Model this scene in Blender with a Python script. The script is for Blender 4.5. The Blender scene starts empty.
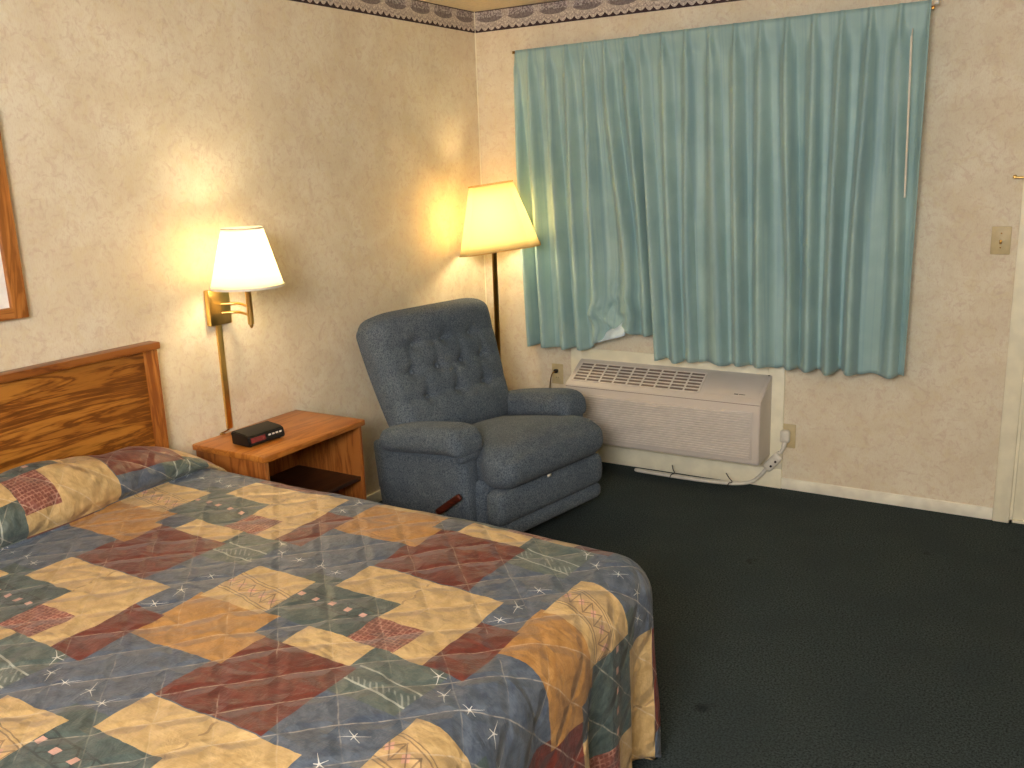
import bpy, bmesh, math, random
from mathutils import Vector, Matrix, noise
random.seed(7)
PI = math.pi
C = bpy.context.scene.collection

# ------------------------------------------------------------------ materials
def lin(c):
    return tuple(((v / 255) / 12.92 if v / 255 <= .04045 else ((v / 255 + .055) / 1.055) ** 2.4) for v in c)

class NT:
    """small builder for procedural node graphs"""
    def __init__(s, name):
        s.m = bpy.data.materials.new(name); s.m.use_nodes = True
        s.t = s.m.node_tree; s.b = s.t.nodes['Principled BSDF']
    def put(s, sock, v):
        if isinstance(v, bpy.types.NodeSocket): s.t.links.new(v, sock)
        elif isinstance(v, (tuple, list)):
            v = tuple(v)
            sock.default_value = v + (1.0,) if len(v) == 3 and len(sock.default_value) == 4 else v
        else: sock.default_value = v
    def n(s, op, *a):
        nd = s.t.nodes.new('ShaderNodeMath'); nd.operation = op
        for i, v in enumerate(a): s.put(nd.inputs[i], v)
        return nd.outputs[0]
    def add(s, a, b): return s.n('ADD', a, b)
    def sub(s, a, b): return s.n('SUBTRACT', a, b)
    def mul(s, a, b): return s.n('MULTIPLY', a, b)
    def mx(s, *a):
        r = a[0]
        for v in a[1:]: r = s.n('MAXIMUM', r, v)
        return r
    def mn(s, *a):
        r = a[0]
        for v in a[1:]: r = s.n('MINIMUM', r, v)
        return r
    def lt(s, a, b): return s.n('LESS_THAN', a, b)
    def gt(s, a, b): return s.n('GREATER_THAN', a, b)
    def absv(s, a): return s.n('ABSOLUTE', a)
    def step(s, v, lo, hi, a=0.0, b=1.0):
        nd = s.t.nodes.new('ShaderNodeMapRange'); nd.interpolation_type = 'SMOOTHSTEP'
        s.put(nd.inputs[0], v); s.put(nd.inputs[1], lo); s.put(nd.inputs[2], hi); s.put(nd.inputs[3], a); s.put(nd.inputs[4], b)
        return nd.outputs[0]
    def mix(s, f, a, b):
        nd = s.t.nodes.new('ShaderNodeMix'); nd.data_type = 'RGBA'
        s.put(nd.inputs[0], f); s.put(nd.inputs[6], a); s.put(nd.inputs[7], b)
        return nd.outputs[2]
    def coord(s, kind='Object', sc=(1, 1, 1)):
        tc = s.t.nodes.new('ShaderNodeTexCoord'); mp = s.t.nodes.new('ShaderNodeMapping')
        s.t.links.new(tc.outputs[kind], mp.inputs[0]); mp.inputs['Scale'].default_value = sc
        return mp.outputs[0]
    def sep(s, v):
        nd = s.t.nodes.new('ShaderNodeSeparateXYZ'); s.put(nd.inputs[0], v); return nd.outputs
    def noise(s, v, scale, detail=3, rough=.55, dist=0):
        nd = s.t.nodes.new('ShaderNodeTexNoise'); s.put(nd.inputs['Vector'], v)
        nd.inputs['Scale'].default_value = scale; nd.inputs['Detail'].default_value = detail
        nd.inputs['Roughness'].default_value = rough; nd.inputs['Distortion'].default_value = dist
        return nd.outputs[0]
    def voro(s, v, scale, feat='F1', out=0):
        nd = s.t.nodes.new('ShaderNodeTexVoronoi'); nd.feature = feat; s.put(nd.inputs['Vector'], v)
        nd.inputs['Scale'].default_value = scale; return nd.outputs[out]
    def bump(s, h, strength=.3, dist=.01):
        nd = s.t.nodes.new('ShaderNodeBump'); nd.inputs['Strength'].default_value = strength
        nd.inputs['Distance'].default_value = dist; s.put(nd.inputs['Height'], h)
        s.t.links.new(nd.outputs[0], s.b.inputs['Normal'])
    def out(s, col=None, rough=.5, metal=0, spec=.5, **k):
        if col is not None: s.put(s.b.inputs['Base Color'], col)
        s.put(s.b.inputs['Roughness'], rough); s.put(s.b.inputs['Metallic'], metal)
        s.put(s.b.inputs['Specular IOR Level'], spec)
        for kk, v in k.items(): s.put(s.b.inputs[kk.replace('_', ' ')], v)
        return s.m

def plain(name, rgb, rough=.5, metal=0, spec=.5, var=.06, sc=30, **k):
    g = NT(name); c = lin(rgb)
    nz = g.noise(g.coord(), sc, 2)
    col = g.mix(g.step(nz, .3, .7), tuple(v * (1 - var) for v in c), tuple(min(1, v * (1 + var)) for v in c))
    return g.out(col, rough, metal, spec, **k)

def wallpaper():
    g = NT('wallpaper'); co = g.coord()
    big = g.noise(co, 5, 4, .6, .6)
    fine = g.noise(co, 26, 4, .65, 1.2)
    wn = g.t.nodes.new('ShaderNodeTexNoise'); g.put(wn.inputs['Vector'], co); wn.inputs['Scale'].default_value = 9
    va = g.t.nodes.new('ShaderNodeVectorMath'); va.operation = 'MULTIPLY_ADD'
    g.put(va.inputs[0], wn.outputs[1]); va.inputs[1].default_value = (.12, .12, .12); g.put(va.inputs[2], co)
    cr = g.voro(va.outputs[0], 17, 'DISTANCE_TO_EDGE')
    vein = g.mul(g.step(cr, .0, .06, 1, 0), g.step(fine, .42, .6))
    c = g.mix(g.step(big, .36, .66), lin((226, 213, 188)), lin((235, 225, 203)))
    c = g.mix(g.mul(g.step(fine, .46, .70), .6), c, lin((216, 194, 172)))
    c = g.mix(g.mul(g.step(g.noise(co, 13, 4, .6, 1.5), .5, .68), .4), c, lin((224, 209, 172)))
    c = g.mix(g.mul(vein, .20), c, lin((190, 166, 140)))
    gr = g.noise(g.coord('Object', (1, 1, .35)), 210, 2)
    c = g.mix(g.mul(g.step(gr, .45, .7), .25), c, lin((206, 184, 152)))
    g.bump(fine, .08, .004)
    return g.out(c, .62, 0, .3)

def wood(name, dark, mid, light, axis='Y', scale=1.0, rough=.35):
    g = NT(name)
    st = {'X': (.9, 9, 9), 'Y': (9, .9, 9), 'Z': (9, 9, .9)}[axis]
    co = g.coord('Object', tuple(v * scale for v in st))
    w = g.noise(co, 1.1, 5, .6, 1.6)
    f = g.noise(co, 6, 3, .7, .3)
    rings = g.n('SINE', g.mul(w, 34))
    c = g.mix(g.step(rings, -.7, .9), lin(mid), lin(light))
    c = g.mix(g.mul(g.step(w, .42, .62), .55), c, lin(mid))
    c = g.mix(g.mul(g.step(rings, -.55, -.95), .7), c, lin(dark))
    c = g.mix(g.mul(g.step(f, .5, .68), .6), c, lin(dark))
    g.bump(f, .06, .002)
    return g.out(c, rough, 0, .45)

def fabric(name, a, b, rough=.95):
    g = NT(name); co = g.coord()
    f = g.noise(co, 190, 2, .6); bg = g.noise(co, 12, 3)
    c = g.mix(g.step(f, .35, .65), lin(a), lin(b))
    c = g.mix(g.mul(g.step(bg, .4, .7), .3), c, lin(a))
    g.bump(f, .35, .003)
    return g.out(c, rough, 0, .15, Sheen_Weight=.08)

def carpet():
    g = NT('carpet'); co = g.coord()
    f = g.noise(co, 150, 3, .7); bg = g.noise(co, 3.5, 4, .6)
    st = g.voro(co, 2.3); st2 = g.noise(co, 9, 3)
    c = g.mix(g.step(f, .3, .7), lin((38, 47, 49)), lin((84, 94, 94)))
    c = g.mix(g.mul(g.step(bg, .4, .65), .4), c, lin((58, 67, 70)))
    stain = g.mul(g.step(st, .03, .09, 1, 0), g.step(st2, .4, .6))
    c = g.mix(g.mul(stain, .7), c, lin((28, 32, 34)))
    g.bump(f, .8, .012)
    return g.out(c, 1, 0, .05)

def lace_border(axis):
    """dark wallpaper border printed with a band of scalloped lace"""
    g = NT('lace_border_' + axis); s = g.sep(g.coord())
    x = s[0] if axis == 'x' else s[1]
    h = g.mul(g.sub(s[2], 2.332), 1 / .108)
    P = .195
    co2 = g.coord('Object', (1, 1, 1))
    u = g.n('FRACT', g.mul(x, 1 / P)); d = g.sub(u, .5); c = g.mul(g.absv(d), 2)   # 0 mid swag, 1 between swags
    fu = g.n('FRACT', g.mul(x, 4.5 / P)); fc = g.mul(g.absv(g.sub(fu, .5)), 2)
    c2 = g.mul(c, c)
    lo = g.add(g.add(.05, g.mul(c2, .05)), g.mul(g.mul(fc, fc), .15))
    fl = g.noise(co2, 90, 3, .7); hol = g.voro(co2, 130)
    ground = g.mix(g.step(fl, .4, .6), lin((126, 112, 114)), lin((160, 147, 144)))
    lace = g.mix(g.step(hol, .25, .5), lin((228, 217, 202)), lin((188, 174, 162)))
    edgecol = lin((62, 42, 44))
    # grey swags hang above a pale lace edge, a ribbed palmette stands between each pair
    hh = g.mul(g.sub(h, .60), 1 / .17); uu = g.mul(d, 1 / .37)
    swag = g.lt(g.add(g.mul(hh, hh), g.mul(uu, uu)), 1)
    rib = g.step(g.n('SINE', g.mul(x, 2 * PI * 21 / P)), -.3, .5, .55, 1)
    pal = g.mul(g.gt(c, g.add(.78, g.mul(g.sub(.75, h), .25))), rib)
    col = g.mix(g.mul(g.gt(h, lo), g.lt(h, g.add(.44, g.mul(c2, .22)))), ground, lace)
    ring = g.lt(g.absv(g.sub(h, g.add(lo, .17))), .035)
    col = g.mix(g.mul(ring, .6), col, ground)
    col = g.mix(swag, col, g.mix(g.step(fl, .4, .6), lin((116, 104, 103)), lin((142, 130, 126))))
    col = g.mix(g.mul(pal, .85), col, lace)
    col = g.mix(g.mul(g.gt(h, .66), g.mul(g.step(fl, .46, .58), .45)), col, lin((226, 218, 212)))
    col = g.mix(g.mx(g.lt(h, lo), g.gt(h, .955)), col, edgecol)
    return g.out(col, .6, 0, .3)

# ---- the patchwork print: a half-drop repeat of rectangles, in metres on the cloth
TU, TV = .80, .70
OX, OY = 1.085, -3.245
def quilt_material():
    g = NT('patchwork_quilt')
    uv = g.sep(g.coord('UV'))
    cv = g.coord('UV')
    wob = g.sub(g.noise(cv, 9, 2), .5); wob2 = g.sub(g.noise(g.coord('UV', (1.3, .8, 1)), 11, 2), .5)
    X, Y = uv[0], uv[1]
    u0 = g.add(g.mul(g.sub(X, OX), 7 / TU), g.mul(wob, .16))
    k = g.n('FLOOR', g.mul(u0, 1 / 7))
    u = g.sub(u0, g.mul(k, 7))
    v0 = g.add(g.sub(g.mul(g.sub(Y, OY), 6 / TV), g.mul(k, 3)), g.mul(wob2, .16))
    v = g.sub(v0, g.mul(g.n('FLOOR', g.mul(v0, 1 / 6)), 6))
    def rect(a, b, c, d):
        ms = []
        for i in (-1, 0, 1):
            for j in (-1, 0, 1):
                A, B, Cc, D = a + 7 * i, b + 7 * i, c + 3 * i + 6 * j, d + 3 * i + 6 * j
                if B <= 0 or A >= 7 or D <= 0 or Cc >= 6: continue
                dx = g.sub(g.absv(g.sub(u, (A + B) / 2)), (B - A) / 2)
                dy = g.sub(g.absv(g.sub(v, (Cc + D) / 2)), (D - Cc) / 2)
                ms.append(g.lt(g.mx(dx, dy), 0))
        return g.mx(*ms) if ms else 0.0
    mot = g.noise(cv, 24, 4, .65, .8); wv = g.noise(g.coord('UV', (1, 5, 1)), 60, 2)
    def cloth(a, b):
        return g.mix(g.step(g.add(g.mul(mot, .75), g.mul(wv, .25)), .36, .64), lin(a), lin(b))
    TAN = cloth((182, 151, 100), (206, 176, 126)); OCH = cloth((156, 111, 58), (182, 136, 80))
    MAR = cloth((88, 36, 29), (114, 52, 41)); BLU = cloth((64, 75, 92), (94, 104, 118))
    GRN = cloth((58, 72, 72), (84, 97, 94)); SBL = cloth((58, 69, 84), (84, 93, 107)); LAC = cloth((70, 84, 82), (100, 110, 104))
    col = BLU
    def lay(col, c, *rs):
        m = g.mx(*[rect(*r) for r in rs]) if len(rs) > 1 else rect(*rs[0])
        return g.mix(m, col, c)
    lines = lambda a, n: g.lt(g.absv(g.sub(g.n('FRACT', g.mul(a, n)), .5)), .17)
    # lace printed on green: two pale double lines with hatching between
    col = lay(col, LAC, (5.2, 6.75, .3, 1.87))
    ll = g.add(v, g.mul(g.sub(u, 5.2), .12))
    lm = g.mul(rect(5.2, 6.75, .35, 1.4), g.mx(g.lt(g.absv(g.sub(ll, 1.22)), .022), g.lt(g.absv(g.sub(ll, .74)), .022)))
    hat = g.mul(g.mul(rect(5.2, 6.75, .35, 1.4), g.mul(g.gt(ll, .74), g.lt(ll, 1.22))),
                g.mul(g.step(g.noise(g.coord('UV', (1, 2, 1)), 14, 1), .48, .55), lines(g.add(u, g.mul(v, .9)), 7)))
    col = g.mix(g.mul(g.mx(lm, g.mul(hat, .5)), .7), col, lin((196, 200, 190)))
    col = lay(col, GRN, (1.5, 4.3, 1.85, 3.87), (2.3, 5.2, 1.1, 2.0))
    col = lay(col, TAN, (2.42, 6.15, 3.55, 4.72), (4.28, 6.15, 2.85, 3.6), (5.4, 6.15, 1.85, 2.9))
    col = lay(col, OCH, (0, 2.45, 0, 1.88), (2.4, 2.76, 0, 1.15))
    col = lay(col, SBL, (2.42, 3.25, 1.15, 1.85))
    col = lay(col, TAN, (3.25, 5.02, 1.1, 1.86))
    col = lay(col, MAR, (2.5, 5.2, -1.25, 0.0), (2.76, 5.2, -.1, 1.12), (6.15, 7.1, 1.85, 3.82))
    # maroon hatch patch with pale woven threads
    hm = rect(4.25, 5.45, 1.87, 2.86)
    col = g.mix(hm, col, cloth((104, 50, 42), (134, 76, 62)))
    thr = g.mul(hm, g.mul(g.mx(lines(g.add(u, g.mul(v, .1)), 9), g.mul(lines(g.sub(v, g.mul(u, .1)), 10), .8)), g.step(g.noise(cv, 60, 2), .35, .6, .2, 1)))
    col = g.mix(g.mul(thr, .62), col, lin((196, 150, 132)))
    # tan patch with a printed zigzag ribbon and pink lozenges
    dm = rect(.1, 1.95, 1.75, 3.46)
    col = g.mix(dm, col, TAN)
    rv = g.add(v, g.mul(g.sub(u, 1.0), .18))
    rr = g.sub(rv, 2.46)
    ins = g.mul(dm, g.lt(g.absv(rr), .30))
    fr = g.absv(g.sub(g.n('FRACT', g.mul(u, 2.6)), .5))
    zz = g.lt(g.absv(g.sub(g.absv(rr), g.mul(fr, .44))), .022)
    bars = g.mul(g.lt(g.absv(rr), .24), g.gt(fr, .46))
    rails = g.mul(dm, g.mx(g.lt(g.absv(g.sub(g.absv(rr), .30)), .016), g.lt(g.absv(g.sub(g.absv(rr), .38)), .014)))
    loz = g.mul(ins, g.lt(g.add(g.absv(rr), g.mul(fr, .5)), .13))
    col = g.mix(g.mul(ins, .12), col, lin((200, 150, 130)))
    col = g.mix(g.mul(loz, .85), col, lin((214, 164, 146)))
    col = g.mix(g.mul(g.mx(g.mul(ins, g.mx(zz, bars)), rails), .62), col, lin((84, 60, 52)))
    # green patch: the ribbon goes on, dark on dark, with five pink lozenges
    gm = rect(1.95, 4.25, 1.9, 3.5)
    gr = g.sub(g.add(v, g.mul(g.sub(u, 2.5), .07)), 2.86)
    gf = g.n('FRACT', g.mul(g.sub(u, 1.35), 2.13)); gx = g.absv(g.sub(gf, .5))
    gl = g.mul(gm, g.lt(g.mx(g.absv(gr), g.mul(gx, .47)), .075))
    grl = g.mul(gm, g.mx(g.lt(g.absv(g.sub(g.absv(gr), .24)), .02), g.mul(g.lt(g.absv(gr), .24), g.lt(g.absv(g.sub(g.absv(gr), g.mul(gx, .5))), .03))))
    col = g.mix(g.mul(grl, .6), col, lin((40, 42, 44)))
    col = g.mix(g.mul(gl, .9), col, lin((212, 166, 152)))
    # embroidered stars
    stars = [(6.56, 5.52), (6.5, 4.72), (6.46, 4.07), (.05, 4.28), (.68, 4.2), (1.34, 4.25), (1.93, 4.1), (6.6, 5.0 - 3.3)]
    smask = None
    for i, (a, b) in enumerate(stars):
        for sh in ((0, 0), (7, 3), (-7, -3), (0, 6), (0, -6), (7, -3), (-7, 3)):
            A, B = a + sh[0], b + sh[1]
            if A < -.4 or A > 7.4 or B < -.4 or B > 6.4: continue
            dx, dy = g.sub(u, A), g.sub(v, B)
            r = g.n('SQRT', g.add(g.mul(dx, dx), g.mul(dy, dy)))
            th = g.add(g.n('ARCTAN2', dy, dx), .4 + i)
            wd = g.mul(g.absv(g.n('SINE', g.mul(th, 2.5 if i % 2 else 3))), r)
            R = g.add(.19, g.mul(g.n('SINE', g.add(g.mul(th, 2), i)), .10))
            m = g.mul(g.lt(wd, g.add(.012, g.mul(g.sub(.22, r), .07))), g.lt(r, R))
            smask = m if smask is None else g.mx(smask, m)
    col = g.mix(g.mul(smask, .85), col, lin((226, 226, 220)))
    # seam along the tan L and little stitched lines
    sm = g.mul(rect(4.0, 4.5, 3.55, 4.72), g.mul(g.lt(g.absv(g.sub(g.add(u, g.mul(g.n('SINE', g.mul(v, 14)), .05)), 4.28)), .03), g.step(g.noise(cv, 40, 1), .42, .5)))
    col = g.mix(g.mul(sm, .5), col, lin((110, 80, 56)))
    # quilting: a diagonal grid of thread lines
    a = g.add(X, g.add(Y, g.mul(wob, .02))); b = g.add(g.sub(X, Y), g.mul(wob2, .02))
    fa = g.n('FRACT', g.add(g.mul(g.add(a, 1.67), 1 / .166), .5)); fb = g.n('FRACT', g.add(g.mul(g.sub(b, 4.775), 1 / .152), .5))
    da = g.mul(g.absv(g.sub(fa, .5)), .166); db = g.mul(g.absv(g.sub(fb, .5)), .152)
    dq = g.mn(da, db)
    th = g.mul(g.mx(g.mul(g.step(da, .001, .003, .5, 0), g.step(g.noise(cv, 6, 2), .42, .56)), g.step(db, .001, .0035, .8, 0)), g.step(g.noise(cv, 45, 2), .35, .6, .25, 1))
    col = g.mix(g.mul(th, .5), col, lin((226, 214, 194)))
    pil = g.step(dq, 0, .035)
    wr = g.noise(g.coord('UV', (1, 1, 1)), 16, 4, .6, .5)
    wr2 = g.noise(g.coord('UV', (1, 1.8, 1)), 6, 2, .5, .7)
    g.bump(g.add(g.mul(pil, .45), g.add(g.mul(wr, .5), g.add(g.mul(wr2, 1.3), g.mul(wv, .05)))), .6, .022)
    return g.out(col, .40, 0, .5, Sheen_Weight=.12)

M = {}
M['wallpaper'] = wallpaper()
M['ceiling'] = plain('ceiling_paint', (226, 210, 182), .9, sc=60)
M['carpet'] = carpet()
M['cream'] = plain('cream_paint', (247, 240, 214), .45, sc=14, var=.05)
M['baseboard'] = plain('baseboard_paint', (246, 240, 222), .5, sc=10, var=.1)
M['acpanel'] = plain('plastic_offwhite', (208, 200, 192), .42, sc=8, var=.02)
M['acdark'] = plain('grille_shadow', (124, 110, 100), .7)
M['acslat'] = plain('plastic_grille', (222, 214, 206), .45)
M['black'] = plain('black_plastic', (20, 18, 17), .42, sc=50)
M['blackmark'] = plain('dark_print', (45, 38, 34), .6)
M['white'] = plain('white_plastic', (226, 220, 206), .4)
M['ivory'] = plain('ivory_plastic', (204, 186, 142), .45)
M['brass'] = plain('brass', (230, 192, 116), .28, 1.0)
M['brassdk'] = plain('aged_brass', (150, 112, 54), .3, 1.0)
M['oak'] = wood('oak_headboard', (100, 54, 14), (154, 94, 32), (184, 122, 48), 'Y', 1.0)
M['oakrail'] = wood('oak_rail', (104, 54, 18), (140, 80, 30), (160, 98, 42), 'Y', .8)
M['oakstile'] = wood('oak_stile', (128, 68, 24), (166, 100, 40), (184, 120, 56), 'Z', .8)
M['nstop'] = wood('nightstand_top_wood', (150, 86, 30), (178, 108, 42), (192, 124, 54), 'Y', .7, .3)
M['nside'] = wood('nightstand_side_wood', (124, 66, 24), (158, 92, 38), (172, 106, 48), 'Z', .8, .4)
M['shelfshaded'] = wood('nightstand_shelf_shaded_wood', (44, 24, 12), (62, 34, 18), (74, 42, 22), 'Y', .8, .5)  # shelf wood darkened so its colour carries the shadow inside the nightstand
M['picwood'] = wood('picture_frame_wood', (136, 80, 32), (178, 112, 50), (192, 128, 64), 'Z', .8, .35)
M['picwoodh'] = wood('picture_rail_wood', (136, 80, 32), (178, 112, 50), (192, 128, 64), 'Y', .8, .35)
M['recliner'] = fabric('recliner_tweed', (66, 77, 90), (112, 122, 132))
M['lever'] = wood('lever_wood', (48, 18, 12), (78, 30, 20), (92, 40, 26), 'X', 1, .35)
M['quilt'] = quilt_material()
M['display'] = plain('red_display', (120, 44, 44), .2)
M['mat'] = plain('white_mat', (248, 248, 244), .8)
M['print'] = plain('pale_print', (214, 214, 204), .6, sc=6, var=.2)
M['mattress'] = plain('mattress_ticking', (210, 208, 200), .9)
M['rubber'] = plain('dark_rubber', (28, 26, 24), .7)
g = NT('pane_glass'); M['glass'] = g.out((.9, .95, 1), .02, 0, .5, Transmission_Weight=1.0)
g = NT('bulb_glow'); M['bulb'] = g.out((1, .9, .7), .4, Emission_Color=(1, .80, .46, 1), Emission_Strength=105.0)
g = NT('warm_bulb_glow'); M['bulb2'] = g.out((1, .9, .7), .4, Emission_Color=(1, .78, .44, 1), Emission_Strength=115.0)

def curtain_mat():
    g = NT('teal_satin'); co = g.coord()
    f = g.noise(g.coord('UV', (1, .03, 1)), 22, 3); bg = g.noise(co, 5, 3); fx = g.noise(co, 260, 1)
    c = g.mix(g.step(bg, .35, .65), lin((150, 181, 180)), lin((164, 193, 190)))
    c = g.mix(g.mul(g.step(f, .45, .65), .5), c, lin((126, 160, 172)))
    g.bump(fx, .1, .002)
    return g.out(c, .5, 0, .4, Sheen_Weight=.15)
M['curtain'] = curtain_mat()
M['lining'] = plain('daylit_curtain_lining', (206, 224, 236), .8)  # white lining with the blue of daylight mixed into its colour

def shade_mat(name, rgb, tr):
    g = NT(name); t = g.t
    d = t.nodes.new('ShaderNodeBsdfDiffuse'); d.inputs[0].default_value = lin(rgb) + (1,)
    tl = t.nodes.new('ShaderNodeBsdfTranslucent'); tl.inputs[0].default_value = lin(rgb) + (1,)
    mxn = t.nodes.new('ShaderNodeMixShader'); mxn.inputs[0].default_value = tr
    t.links.new(d.outputs[0], mxn.inputs[1]); t.links.new(tl.outputs[0], mxn.inputs[2])
    t.links.new(mxn.outputs[0], t.nodes['Material Output'].inputs[0])
    return g.m
M['shade'] = shade_mat('linen_shade', (255, 248, 230), .85)
M['shade2'] = shade_mat('cream_shade', (252, 238, 200), .85)
M['trimcloth'] = plain('shade_trim', (214, 176, 112), .8)

# ------------------------------------------------------------------ mesh helpers
def finish(name, me, mat, parent=None, smooth=True):
    for p in me.polygons: p.use_smooth = smooth
    o = bpy.data.objects.new(name, me); C.objects.link(o)
    for m in (mat if isinstance(mat, list) else [mat]): me.materials.append(m)
    if parent: o.parent = parent
    return o
def obj(name, bm, mat, parent=None, smooth=True, sharp=40):
    bmesh.ops.recalc_face_normals(bm, faces=bm.faces)
    me = bpy.data.meshes.new(name); bm.to_mesh(me); bm.free()
    o = finish(name, me, mat, parent, smooth)
    if smooth and sharp: me.set_sharp_from_angle(angle=math.radians(sharp))
    return o
def grid_obj(name, rows, mat, parent=None, uvs=None, closed=False, thick=0):
    nr, nc = len(rows), len(rows[0])
    vs = [tuple(p) for r in rows for p in r]; fs = []
    for i in range(nr - 1):
        for j in range(nc - 1 + (1 if closed else 0)):
            fs.append((i * nc + j, i * nc + (j + 1) % nc, (i + 1) * nc + (j + 1) % nc, (i + 1) * nc + j))
    me = bpy.data.meshes.new(name); me.from_pydata(vs, [], fs); me.update()
    if uvs:
        ul = me.uv_layers.new(name='UVMap'); flat = [q for r in uvs for q in r]
        for l in me.loops: ul.data[l.index].uv = flat[l.vertex_index]
    o = finish(name, me, mat, parent)
    if thick:
        md = o.modifiers.new('thick', 'SOLIDIFY'); md.thickness = thick; md.offset = -1
    return o
def box(bm, x0, x1, y0, y1, z0, z1, bev=0, seg=2, mat=None):
    b = bmesh.new() if bev else bm
    r = bmesh.ops.create_cube(b, size=1)
    T = Matrix.Translation(((x0 + x1) / 2, (y0 + y1) / 2, (z0 + z1) / 2)) @ Matrix.Diagonal((x1 - x0, y1 - y0, z1 - z0, 1))
    if mat: T = mat @ T
    bmesh.ops.transform(b, matrix=T, verts=r['verts'])
    if bev:
        bmesh.ops.bevel(b, geom=b.edges[:], offset=bev, segments=seg, affect='EDGES', profile=.5)
        me = bpy.data.meshes.new('t'); b.to_mesh(me); b.free(); bm.from_mesh(me); bpy.data.meshes.remove(me)
    return bm
def B(*a, **k):
    bm = bmesh.new(); box(bm, *a, **k); return bm
def tube(bm, pts, rad, n=10, cap=True):
    pts = [Vector(p) for p in pts]; rings = []
    rr = rad if isinstance(rad, (list, tuple)) else [rad] * len(pts)
    up = None
    for i, p in enumerate(pts):
        d = (pts[min(i + 1, len(pts) - 1)] - pts[max(i - 1, 0)]).normalized()
        if up is None:
            up = Vector((0, 0, 1)) if abs(d.z) < .9 else Vector((1, 0, 0))
        a = d.cross(up).normalized(); up = a.cross(d).normalized(); b = up
        rings.append([bm.verts.new(p + (a * math.cos(2 * PI * k / n) + b * math.sin(2 * PI * k / n)) * rr[i]) for k in range(n)])
    for i in range(len(rings) - 1):
        for k in range(n):
            bm.faces.new((rings[i][k], rings[i][(k + 1) % n], rings[i + 1][(k + 1) % n], rings[i + 1][k]))
    if cap:
        bm.faces.new(rings[0][::-1]); bm.faces.new(rings[-1])
    return bm
def lathe(bm, prof, n=32, c=(0, 0, 0), cap=True):
    rings = [[bm.verts.new((c[0] + r * math.cos(2 * PI * k / n), c[1] + r * math.sin(2 * PI * k / n), c[2] + z)) for k in range(n)] for r, z in prof]
    for i in range(len(rings) - 1):
        for k in range(n): bm.faces.new((rings[i][k], rings[i][(k + 1) % n], rings[i + 1][(k + 1) % n], rings[i + 1][k]))
    if cap: bm.faces.new(rings[0][::-1]); bm.faces.new(rings[-1])
    return bm
def spline(pts, n=8):
    pts = [Vector(p) for p in pts]; out = []
    P = [pts[0]] + pts + [pts[-1]]
    for i in range(1, len(P) - 2):
        for k in range(n):
            t = k / n; a, b, c, d = P[i - 1], P[i], P[i + 1], P[i + 2]
            out.append(.5 * ((2 * b) + (c - a) * t + (2 * a - 5 * b + 4 * c - d) * t * t + (3 * b - a - 3 * c + d) * t ** 3))
    out.append(pts[-1]); return out
def cushion(sx, sy, sz, r, n=(14, 14, 8), fn=None):
    """a soft rounded block centred on the origin; fn(point, nx, ny, nz) moves each point"""
    vs, fs, idx = [], [], {}
    h = (sx / 2, sy / 2, sz / 2)
    def vert(i, j, k):
        key = (i, j, k)
        if key in idx: return idx[key]
        q = [2 * i / n[0] - 1, 2 * j / n[1] - 1, 2 * k / n[2] - 1]
        p = [q[a] * h[a] for a in range(3)]
        rr = [min(r, h[a]) for a in range(3)]
        core = Vector([max(-(h[a] - rr[a]), min(h[a] - rr[a], p[a])) for a in range(3)])
        d = Vector([(p[a] - core[a]) / rr[a] for a in range(3)])
        m = max(abs(v) for v in d)
        if d.length > 1e-6 and sum(abs(v) > 1e-6 for v in d) > 1: d = d.normalized() * m
        v = core + Vector([d[a] * rr[a] for a in range(3)])
        if fn: v = fn(v, *q)
        idx[key] = len(vs); vs.append(tuple(v)); return idx[key]
    for (a, b, c) in ((0, 1, 2), (1, 2, 0), (2, 0, 1)):
        for side in (0, n[c]):
            for i in range(n[a]):
                for j in range(n[b]):
                    def vv(x, y):
                        key = [0, 0, 0]; key[a] = x; key[b] = y; key[c] = side; return vert(*key)
                    f = (vv(i, j), vv(i + 1, j), vv(i + 1, j + 1), vv(i, j + 1))
                    fs.append(f if side else f[::-1])
    bm = bmesh.new(); V = [bm.verts.new(v) for v in vs]
    for f in fs:
        try: bm.faces.new([V[i] for i in f])
        except ValueError: pass
    return bm
def move(bm, T):
    bmesh.ops.transform(bm, matrix=T, verts=bm.verts[:]); return bm
def thing(name, label, cat, loc=(0, 0, 0), rotz=0, group=None):
    o = bpy.data.objects.new(name, None); C.objects.link(o); o.empty_display_size = .1
    o.location = loc; o.rotation_euler = (0, 0, rotz); return tag(o, label, cat, group)
def tag(o, label, cat, group=None):
    o['label'] = label; o['category'] = cat
    if group: o['group'] = group
    return o
def struct(name, bm, mat, smooth=False):
    o = obj(name, bm, mat, None, smooth); o['kind'] = 'structure'; return o
def part(o, label):
    o['label'] = label; return o

# ------------------------------------------------------------------ room shell
H = 2.44; XR = 3.85; YR = -6.6
WX0, WX1, WZ0, WZ1 = .50, 2.10, .88, 2.10          # window hole behind the curtain
DX0, DX1, DZ = 2.752, 3.62, 2.05                    # door hole
struct('floor', B(-.1, XR + .1, YR - .1, .1, -.1, 0), M['carpet'])
struct('ceiling', B(-.1, XR + .1, YR - .1, .1, H, H + .1), M['ceiling'])
struct('wall_left', B(-.1, 0, YR, 0.1, 0, H), M['wallpaper'])
struct('wall_right', B(XR, XR + .1, YR, .1, 0, H), M['wallpaper'])
struct('wall_rear', B(-.1, XR + .1, YR - .1, YR, 0, H), M['wallpaper'])
bm = bmesh.new()
box(bm, -.0, WX0, 0, .1, 0, H); box(bm, WX0, WX1, 0, .1, 0, WZ0); box(bm, WX0, WX1, 0, .1, WZ1, H)
box(bm, WX1, DX0, 0, .1, 0, H); box(bm, DX0, DX1, 0, .1, DZ, H); box(bm, DX1, XR, 0, .1, 0, H)
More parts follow.
